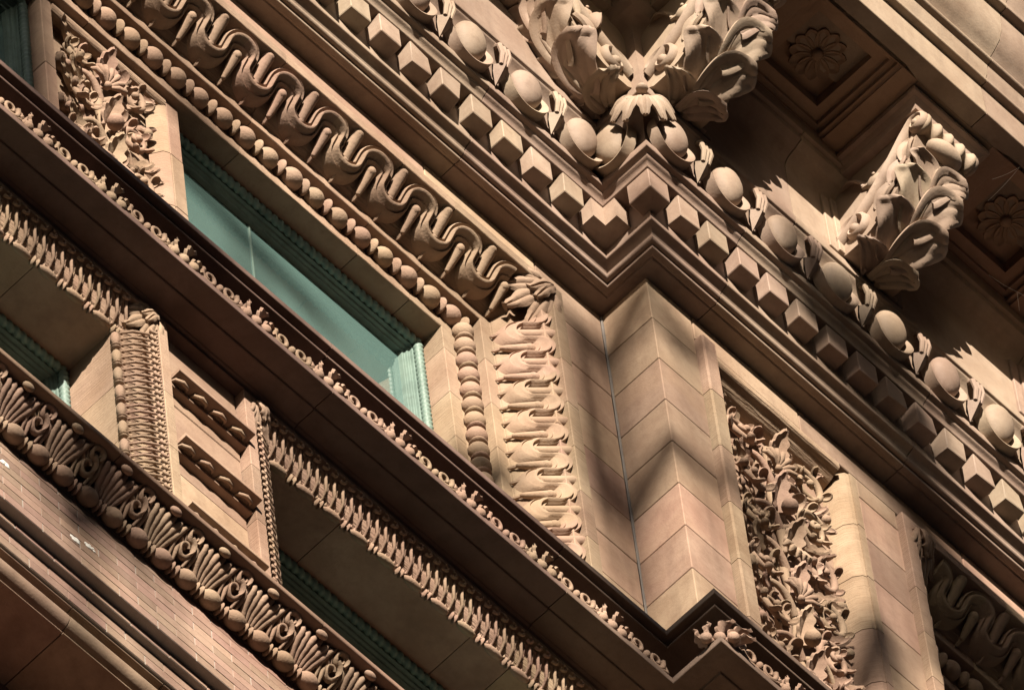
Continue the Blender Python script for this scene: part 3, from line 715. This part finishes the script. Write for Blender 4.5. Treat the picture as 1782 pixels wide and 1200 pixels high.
def bigscroll(r, sg):
    b_ = MB(); sp = spiral(0, 0, .010, r, 1.55, radians(-90), 36, sg); n = len(sp)
    tail = [(sp[-1][0] - sg * .0 + (-sg) * 0, sp[-1][1])]
    b_.tube([(p[0], p[1], .045 - .03 * i / n) for i, p in enumerate(sp)], [.009 + .012 * i / n for i in range(n)], 8)
    for k in range(5):
        i = 12 + k * 5; p = sp[min(i, n - 1)]; a = atan2(p[1], p[0])
        l = cupleaf(.06, .02, .5, .008, .2, 8, 6, 1.0)
        b_.join(l, Matrix.Translation((p[0], p[1], .03)) @ Matrix.Rotation(a + sg * .9, 4, 'Z') @ Matrix.Rotation(-.5, 4, 'Y'))
    b_.ellipsoid((0, 0, .05), .020, .020, .018, None, 10, 8); return b_.mesh('scroll', 'carved', 55)
bsc = {(k, sg): bigscroll((.080, .112)[k], sg) for k in (0, 1) for sg in (-1, 1)}
def foliage(parent, u0, u1, n_, zt, zb, seed, big=0):
    rg = random.Random(seed); w = u1 - u0; c = (u0 + u1) / 2; z = zt; tier = 0; H = .40
    J = lambda a: rg.uniform(-a, a)
    put('stem', MB().tube([W(c + .015 * sin(k * .9), n_ + .025, zt + .05 - (zt - zb) * k / 30) for k in range(31)], [.020 + .006 * sin(k * 1.7) for k in range(31)], 8).mesh('stem', 'carved', 60), parent)
    while z > zb:
        m_ = tier % 3
        put('leaf', fol[3], parent, mat=face_mat(c + J(.01), n_ + .05, z - .17, pi / 2 + J(.12), .22 + J(.08), 0, .95))
        if m_ == 0: put('shell_fan', fans[0], parent, mat=face_mat(c, n_ + .07, z - .20, pi / 2 + J(.2), .2, 0, .85))
        elif m_ == 1: put('bud', berry, parent, mat=face_mat(c, n_ + .09, z - .19, 0, 0, 0, 1.7))
        else: put('shell_fan', fans[1], parent, mat=face_mat(c, n_ + .07, z - .16, -pi / 2 + J(.2), .2, 0, 1.0))
        for s in (-1, 1):
            x = c + s * w * .27
            put('scroll', bsc[big, s if m_ != 1 else -s], parent, mat=face_mat(x + J(.01), n_ + .03 + .02 * rg.random(), z - .10 + J(.015), s * J(.4), J(.12), s * .15))
            pts = [W(c + s * w * q * .27, n_ + .03 + .03 * sin(pi * q), z - .30 + (.11 if m_ != 1 else .0) * q * q + .06 * sin(pi * q)) for q in (k / 8 for k in range(9))]
            put('stem', MB().tube(pts, [.021 - .009 * k / 8 for k in range(9)], 8).mesh('stem', 'carved', 60), parent)
            for fl, ax, az, an, ti, sc_ in ((0, .14, -.22, .55, .30, .85), (1 if s > 0 else 2, .20, -.30, 1.7, .35, .8), (4, .30, -.20, 2.0, .25, .8), (2 if s > 0 else 1, .26, .0, .8, .40, .8), (4, .10, -.02, .35, .4, .75)):
                put('leaf', fol[fl], parent, mat=face_mat(c + s * w * ax + J(.012), n_ + .030 + J(.010), z + az + J(.02), pi / 2 - s * (an + J(.25)), ti * .5 + J(.08), J(.25), sc_ * rg.uniform(.85, 1.1)))
            if rg.random() < .7: put('bud', berry, parent, mat=face_mat(c + s * w * .40, n_ + .06, z - .31 + J(.02), 0, 0, 0, rg.uniform(.8, 1.3)))
        z -= H; tier += 1
foliage(mul, MU0 + .10, MU1 - .14, -.42, zin - .14, -3.2, 3, 0)

# pier panel: raised stiles, splayed sunk panel
PU0, PU1, PZ = .285, 1.362, -.218
def vstones(parent, poly, ztop, zbot, h, mat, name):
    z = ztop; first = True
    while z > zbot:
        z2 = max(zbot, z - h); put(name, prism(poly, z2 + G, z - G).mesh(name, mat), parent); z = z2
pan = put('carved_panel', MB().box(W(.30, .06, -.23), W(1.36, P - .13, -3.9)).mesh('carved_panel', 'carved'), B)
vstones(pan, [(.301, .05), (.301, P + .036), (.310, P + .044), (.385, P + .044), (.398, P + .03), (.406, P + .0), (.430, P - .02), (.44, P - .125), (.44, .05)], -.225, -3.9, .52, 'tooled', 'stile_stone')
vstones(pan, [(1.361, .05), (1.361, P + .002), (1.318, P + .002), (1.318, P - .006), (1.300, P - .012), (1.272, P - .05), (1.255, P - .125), (1.25, .05)], -.225, -3.9, .48, 'tooled', 'stile_stone')
rp = soften([(.05, -.221), (P + .004, -.221), (P + .004, -.262), (P - .012, -.275), (P - .03, -.278), (P - .05, -.30), (P - .10, -.325), (P - .125, -.33), (.05, -.33)], .002)
put('head_rail', MB().rings([[W(.441, n, z) for n, z in rp], [W(1.249, n, z) for n, z in rp]]).mesh('head_rail', 'tooled', 30), pan)
foliage(pan, .46, 1.23, P - .13, -.50, -3.3, 11, 1)

# ------------------------------------------------------------------ sill course of the upper storey
sill = [(-.3, -3.765), (.36, -3.795), (.366, -3.80), (.367, -3.842), (.36, -3.845), (.235, -3.835), (.235, -3.858), (.330, -3.860), (.335, -3.864), (.334, -3.876), (.318, -3.880), (.10, -3.890), (.09, -3.90), (.09, -4.09), (.12, -4.12), (.285, -4.148), (.338, -4.152), (.343, -4.158), (.345, -4.205), (.338, -4.208), (.236, -4.203), (.233, -4.214), (.222, -4.216), (.13, -4.212), (.128, -4.220), (.112, -4.222), (.112, -4.25), (-.3, -4.25)]
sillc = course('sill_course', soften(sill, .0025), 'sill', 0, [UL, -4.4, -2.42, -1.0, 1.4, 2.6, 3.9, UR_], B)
# buds and scrolls standing in the hollow of the sill course
def sill_leaf():
    b_ = MB()
    for a, L, w, xx in ((0, .12, .034, 0), (28, .10, .028, .02), (-28, .10, .028, -.02), (52, .075, .022, .035), (-52, .075, .022, -.035)):
        l = leaf(L, w, 3, -1.3, .5, .010, .25, 14, 6, .28)
        b_.join(l, Matrix.Translation((xx, 0, 0)) @ Matrix.Rotation(radians(a), 4, 'Y') @ Matrix.Rotation(radians(-90), 4, 'Y') @ Matrix.Rotation(radians(0), 4, 'X'))
    for x in (-.04, 0, .04): b_.ellipsoid((x, -.015, .012), .02, .018, .02, None, 10, 6)
    return b_.xf(Matrix.Scale(1.45, 4)).mesh('acanthus_bud', 'carved', 50)
def sill_scroll():
    b_ = MB(); pts = []
    for s in (-1, 1):
        sp = spiral(s * .055, .048, .010, .042, 1.35, radians(-90), 26, s)
        b_.tube([(p[0], -.012, p[1]) for p in sp], [.006 + .007 * i / 26 for i in range(27)], 7)
    b_.tube([(-.10, -.004, .075), (-.12, -.01, .03), (-.05, -.01, .006), (.05, -.01, .006), (.12, -.01, .03), (.105, -.004, .08)], [.004, .011, .012, .012, .011, .004], 7)
    b_.ellipsoid((0, -.015, .03), .016, .018, .022, None, 10, 8)
    return b_.xf(Matrix.Scale(1.1, 4)).mesh('sill_scroll', 'carved', 60)
sl_m, ss_m = sill_leaf(), sill_scroll()
SP = .432
k = 0
u = -.708
while u > UL + .2:
    put('acanthus_bud', sl_m, sillc, W(u, .31, -4.155), (radians(14), 0, 0)); put('sill_scroll', ss_m, sillc, W(u + SP / 2, .312, -4.155), (radians(12), 0, 0)); u -= SP
put('sill_scroll', ss_m, sillc, W(-.318, .10, -4.152), (radians(12) * 0, 0, -pi / 2))
put('acanthus_bud', sl_m, sillc, W(-.31, P + .31, -4.152), (radians(10), 0, -pi / 4))
u = -.31 + SP / 2
while u < UR_ - .3:
    put('sill_scroll', ss_m, sillc, W(u, P + .318, -4.152), (radians(12), 0, 0)); put('acanthus_bud', sl_m, sillc, W(u + SP / 2, P + .315, -4.152), (radians(14), 0, 0)); u += SP

# ------------------------------------------------------------------ lower storey (its wall stands .15 forward)
NL = .11
LSUR = [(-.055, -.2), (-.055, 0), (0, 0), (0, -.02), (.01, -.035), (.04, -.05), (.08, -.06), (.12, -.075), (.15, -.103), (.152, -.112), (.165, -.115), (.165, -.42), (-.055, -.42)]
def lcy(w):
    pts = [(0, -.02), (.01, -.035), (.04, -.05), (.08, -.06), (.12, -.075), (.15, -.103), (.2, -.11)]
    for a, b_ in zip(pts[:-1], pts[1:]):
        if w <= b_[0]: return a[1] + (b_[1] - a[1]) * (w - a[0]) / (b_[0] - a[0])
    return -.11
def lace_mesh(L=.16):
    """one repeat of the acanthus band: arching blades with rolled ends and curls"""
    b_ = MB()
    def blade(x0, amp, wd, sg):
        def fn(s_, t):
            w = .148 - .118 * s_; ww = wd * (sin(pi * (.12 + .80 * s_)) ** .8)
            x = x0 + amp * sin(pi * s_ * .9) + t * ww
            return (x, w + .004 * t, lcy(max(0, w)) + .014 + .020 * sin(pi * s_) + .012 * (1 - t * t) * sg)
        b_.shell(fn, 10, 6, .012)
        x, w, z = x0 + amp * sin(pi * .9), .026, lcy(.03) + .026
        pts = [(x + .004 + (.019 - .0014 * j) * cos(.6 + j * .7), w + .004 + (.018 - .0012 * j) * sin(.6 + j * .7), z + .004 + .0022 * j) for j in range(9)]
        b_.tube(pts, [.008 - .0005 * j for j in range(9)], 6)
    for x0, sg in ((.004, 1), (.057, 1), (.110, 1)):
        l = leaf(.132, .029, 4, .5, .55, .012, .45, 18, 6, .34, .30 * sg)
        b_.join(l, Matrix.Translation((x0 + .008, .150, -.098)) @ Matrix(((0, 1, 0, 0), (-1, 0, 0, 0), (0, 0, 1, 0), (0, 0, 0, 1))) @ Matrix.Rotation(radians(-24), 4, 'Y'))
        x, w, z = x0 + .046, .024, lcy(.03) + .034
        b_.tube([(x + (.019 - .0014 * j) * cos(.6 + j * .7), w + (.018 - .0012 * j) * sin(.6 + j * .7), z + .0022 * j) for j in range(9)], [.0085 - .0005 * j for j in range(9)], 6)
        b_.tube([(x0 - .004, .150, lcy(.150) + .010), (x0 + .006, .11, lcy(.11) + .020), (x0 + .022, .07, lcy(.07) + .022), (x0 + .030, .035, lcy(.035) + .028)], [.004, .008, .008, .005], 6)
    return b_.mesh('acanthus_band', 'carved', 60)
lace_m = lace_mesh()
lb_m = MB().ellipsoid((0, 0, 0), .056, .021, .021, None, 14, 10).mesh('bead', 'carved', 60)
lr_m = MB().ellipsoid((-.011, 0, 0), .007, .023, .023, None, 12, 8).ellipsoid((.011, 0, 0), .007, .023, .023, None, 12, 8).mesh('reel', 'carved', 60)
def dress_lower(first, UL_, UR__, ZT, left=True, right=True, zlow=-6.9):
    hd, rj, lj = frame_mats(UL_, UR__, ZT, NL)
    L = UR__ - UL_ - .26; k = int(round(L / .16)); s = L / k
    for i in range(k): put('acanthus_band', lace_m, first, mat=hd(UR__ - .13 - i * s) @ Matrix.Scale(s / .16, 4, (1, 0, 0)))
    L = UR__ - UL_ - .32; k = int(round(L / .16)); s = L / k
    for i in range(k): put('bead', lb_m, first, mat=hd(UR__ - .16 - (i + .5) * s, .16, -.108))
    for i in range(k + 1): put('reel', lr_m, first, mat=hd(UR__ - .16 - i * s, .16, -.108))
    z = ZT - .14
    while z > zlow:
        if right: put('acanthus_band', lace_m, first, mat=rj(z - .16))
        if left: put('acanthus_band', lace_m, first, mat=lj(z))
        z -= .16
    z = ZT - .16 - .077
    while z > zlow:
        for ok, fn in ((right, rj), (left, lj)):
            if ok: put('bead', lb_m, first, mat=fn(z, .16, -.108) @ Matrix.Scale(.95, 4, (1, 0, 0))); put('reel', lr_m, first, mat=fn(z - .077, .16, -.108))
        z -= .154
    for s, u, ok in ((1, UR__, right), (-1, UL_, left)):
        if ok:
            ax = Vector((-s * .15, .10, -.15)).normalized(); zz = Vector((-s * .5, -1.3, -.5)).normalized(); ay = zz.cross(ax).normalized(); zz = ax.cross(ay)
            mt_ = Matrix((ax, ay, zz)).transposed().to_4x4() @ Matrix.Scale(.78, 4); mt_.translation = Vector(W(u - s * .005, NL - .012, ZT - .005)); put('corner_leaf', ml_m, first, mat=mt_)
ZL = -4.279
LW1 = (-5.6, -3.238); LW2 = (-2.668, -.40)
lows = []
for (a, b_), cuts in ((LW1, [-4.5]), (LW2, [-1.95, -1.25])):
    s_ = opening('window_surround', a, b_, ZL, -7.3, NL, LSUR, 'tooled', cuts, .47)
    lows.append(s_); dress_lower(s_, a, b_, ZL, a > -3, b_ < -3)
    window(a + .165, b_ - .165, ZL - .165, -7.2, NL - .40, False)
# masonry around the lower openings
lw = put('lower_storey_wall', MB().box(W(UL, NL - .001, -4.245), W(LW1[0] - .056, -.6, -7.2)).mesh('wall', 'stone'), B)
put('lintel', MB().box(W(UL, NL - .15, -4.20), W(UR_, -.6, -4.27)).mesh('lintel', 'stone'), lw)
put('wall_panel', MB().box(W(LW2[1] + .056, NL - .001, -4.245), W(UR_, -.7, -7.2)).box(W(0, NL, -4.245), W(UR_, NL + P, -7.2)).mesh('wall_panel', 'stone'), lw)
# pier with three moulded shelves
pz = [-4.245, -4.83, -5.42, -6.02, -6.62, -7.2]
lp = None
for a, b_ in zip(pz[:-1], pz[1:]):
    o = stone(lp or B, LW1[1] + .058, LW2[0] - .058, -.4, NL - .052, b_, a)
    if lp is None: lp = o; o.name = 'lower_pier'
shp = soften([(-.05, 0), (.093, 0), (.097, -.004), (.097, -.022), (.090, -.026), (.034, -.030), (.034, -.034), (.036, -.036), (.036, -.058), (.030, -.060), (-.05, -.058)], .002)
wave = MB().tube([(-.050, .014, 0), (-.040, -.016, -.012), (-.008, -.030, -.018), (.026, -.020, -.012), (.036, .006, -.002)], [.005, .009, .010, .008, .003], 8).ellipsoid((-.004, .004, .0), .022, .012, .006, None, 10, 6).mesh('wave_ornament', 'carved', 60)
for z in (-4.689, -5.254, -5.819, -6.384):
    sh = put('shelf', MB().rings([[W(LW1[1] + .06, NL - .052 + d, z + q) for d, q in shp], [W(LW2[0] - .06, NL - .052 + d, z + q) for d, q in shp]]).mesh('shelf', 'stone', 30), lp)
    for k in range(4): put('wave_ornament', wave, sh, W(LW1[1] + .115 + k * .112, NL - .012, z - .027))

# ------------------------------------------------------------------ ornamented course under the lower windows
lcs = soften([(-.3, -6.98), (.545, -7.0), (.55, -7.005), (.552, -7.038), (.545, -7.043), (.49, -7.041), (.485, -7.05), (.45, -7.058), (.40, -7.085), (.37, -7.13), (.355, -7.175), (.335, -7.20), (.328, -7.206), (-.3, -7.206)], .0025)
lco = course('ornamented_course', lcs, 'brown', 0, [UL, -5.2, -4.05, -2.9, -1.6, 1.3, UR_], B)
ZE = -7.185
egg2 = MB().ellipsoid((0, 0, 0), .052, .042, .040, None, 16, 10).mesh('egg', 'carved', 60)
dsc2 = MB().ellipsoid((-.013, 0, 0), .010, .034, .030, None, 12, 8).ellipsoid((.013, 0, 0), .010, .034, .030, None, 12, 8).mesh('reel', 'carved', 60)
def fin_mesh():
    """ribbed acanthus bract: a fan of curved fins rising from the egg row to the lip"""
    b_ = MB()
    for i in range(6):
        x = -.070 + .028 * i; h = .125 - .010 * abs(i - 2.5)
        pts = [(x * .55, .0, -.012), (x * .8, -.035, .025), (x + .006, -.072, .055), (x * 1.15 + .016, -.105, .085 + .012 * (i % 2)), (x * 1.25 + .026, -.115, h)]
        b_.tube(pts, [.012, .017, .0175, .014, .004], 8)
    def fn(s_, t): return (t * .075 * (.6 + .5 * s_) + .01 * s_, -.105 * s_ + .012, -.015 + .095 * s_ + .0 * t)
    b_.shell(fn, 6, 6, .01)
    return b_.mesh('fluted_bract', 'carved', 60)
def swirl_mesh():
    b_ = MB()
    for cx, cz, r, sg in ((0, .035, .040, 1), (.014, .085, .032, -1)):
        sp = spiral(cx, cz, .014, r, 1.15, radians(30), 24, sg)
        b_.tube([(p[0], -.040 - p[1] * .85, p[1]) for p in sp], [.005 + .006 * i / 24 for i in range(25)], 8, 1.6, (0, -1, .4))
    for sx in (-1, 1):
        b_.tube([(sx * .048, -.02, -.01), (sx * .058, -.07, .045), (sx * .045, -.11, .085), (sx * .018, -.135, .115)], [.007, .013, .012, .003], 8)
        b_.tube([(sx * .026, -.02, -.02), (sx * .034, -.055, .02), (sx * .03, -.08, .05)], [.006, .011, .003], 8)
    return b_.mesh('acanthus_swirl', 'carved', 60)
def topleaf_mesh():
    b_ = MB()
    for a, L in ((0, .105), (34, .10), (-34, .10), (64, .085), (-64, .085)):
        l = cupleaf(L, .026, .5, .009, .2, 12, 8, 1.5)
        b_.join(l, Matrix.Rotation(radians(a), 4, 'Y') @ Matrix.Rotation(radians(-90), 4, 'Y') @ Matrix.Rotation(pi, 4, 'X'))
    return b_.mesh('top_leaf', 'carved', 60)
fin_m, sw_m, tp_m = fin_mesh(), swirl_mesh(), topleaf_mesh()
tip_m = MB().ellipsoid((0, 0, 0), .030, .018, .020, None, 12, 8).mesh('leaf_tip', 'carved', 60)
EPL = .1385; u = -3.523; k = 0
for i in range(-12, 23):
    uu = -3.523 + i * EPL
    put('egg', egg2, lco, W(uu, .372, ZE - .004)); put('reel', dsc2, lco, W(uu + EPL / 2, .366, ZE - .004))
for i in range(-6, 11):
    uu = -3.523 + i * 2 * EPL
    put('fluted_bract', fin_m, lco, W(uu + .07, .385, ZE + .03)); put('acanthus_swirl', sw_m, lco, W(uu - .07, .375, ZE + .03))
    put('top_leaf', tp_m, lco, W(uu - .065, .435, ZE + .085), (radians(30), 0, 0)); put('top_leaf', tp_m, lco, W(uu + .075, .43, ZE + .085), (radians(38), 0, 0))
    put('leaf_tip', tip_m, lco, W(uu + .085, .520, ZE + .125))

# ------------------------------------------------------------------ brick bands and mouldings below
NB = .33
def bricks(name, u0, u1, ztop, rows, n_, h=.0615, L=.215):
    back = put(name, MB().box(W(u0, n_ - .003, ztop), W(u1, n_ - .2, ztop - rows * h)).mesh(name, 'mortar'), B)
    me = MB().box((-(L - .005) / 2, 0, -(h - .004) / 2), ((L - .005) / 2, .09, (h - .004) / 2), .0012).mesh('brick', 'brick')
    cnt = 0
    for r in range(rows):
        u = u0 + (L / 2 if r % 2 else 0)
        while u < u1:
            put('brick', me, back, W(u + random.uniform(-.002, .002), n_ + random.uniform(-.0012, .0006), ztop - (r + .5) * h), (0, 0, random.uniform(-.002, .002))); u += L; cnt += 1
    return back
bk1 = bricks('brick_band', -5.6, -.35, -7.208, 8, NB)
zb = -7.208 - 8 * .0615
bricks('brick_ledge', -5.6, -.35, zb - .002, 1, NB - .05, .040)
zb2 = zb - .042
bricks('brick_band', -5.6, -.35, zb2 - .002, 2, NB - .085, .067)
zb3 = zb2 - .136
pr = soften([(-.4, zb3 - .002), (NB - .10, zb3 - .002), (NB - .10, zb3 - .010), (NB - .135, zb3 - .012)] + arc(NB - .165, zb3 - .066, .050, 75, -80, 8) + [(NB - .17, zb3 - .122), (NB - .16, zb3 - .124), (NB - .16, zb3 - .130), (NB - .185, zb3 - .132), (-.40, zb3 - .132)], .0015)
tor = None
for a, b_ in ((-6.2, -4.52), (-4.52, -4.06), (-4.06, -3.55), (-3.55, -2.2), (-2.2, -.35)):
    o = put('torus_moulding', MB().rings([[W(a + .003, d, z) for d, z in pr], [W(b_ - .003, d, z) for d, z in pr]]).mesh('torus_moulding', 'stone', 40), tor or B); tor = tor or o
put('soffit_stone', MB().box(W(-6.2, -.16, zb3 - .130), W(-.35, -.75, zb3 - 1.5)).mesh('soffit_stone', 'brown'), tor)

# bird droppings on the brick and cobweb threads under the coffers
for u, z, k in ((-4.127, -7.545, 1), (-4.05, -7.512, .8), (-4.51, -7.40, .9), (-4.03, -7.50, .5)):
    b_ = MB()
    for i in range(4): b_.ellipsoid((jt(.014), 0, jt(.012)), .016 * k, .0035, .011 * k, None, 10, 6)
    put('bird_dropping', b_.mesh('bird_dropping', 'silk', 60), bk1, W(u, NB + .0015, z))
def cobweb(threads, label):
    web = MB()
    for a_, b2 in threads:
        p0, p1 = Vector(W(*a_)), Vector(W(*b2)); web.tube([p0.lerp(p1, k / 6) + Vector((0, 0, -.012 * sin(pi * k / 6))) for k in range(7)], .0011, 5)
    tag(put('cobweb', web.mesh('cobweb', 'silk')), label, 'cobweb')
cobweb((((1.82, .93, 1.47), (1.95, .98, 1.40)), ((1.95, .98, 1.40), (2.12, 1.02, 1.43)), ((1.95, .98, 1.40), (2.06, .90, 1.46))), 'thin pale cobweb threads branching under the dark coffer with rosette')
cobweb((((1.45, 1.30, 1.44), (1.52, 1.42, 1.49)), ((1.50, 1.22, 1.40), (1.52, 1.42, 1.49))), 'two fine cobweb threads between leaf bracket and cornice soffit')
sc.render.engine = 'CYCLES'
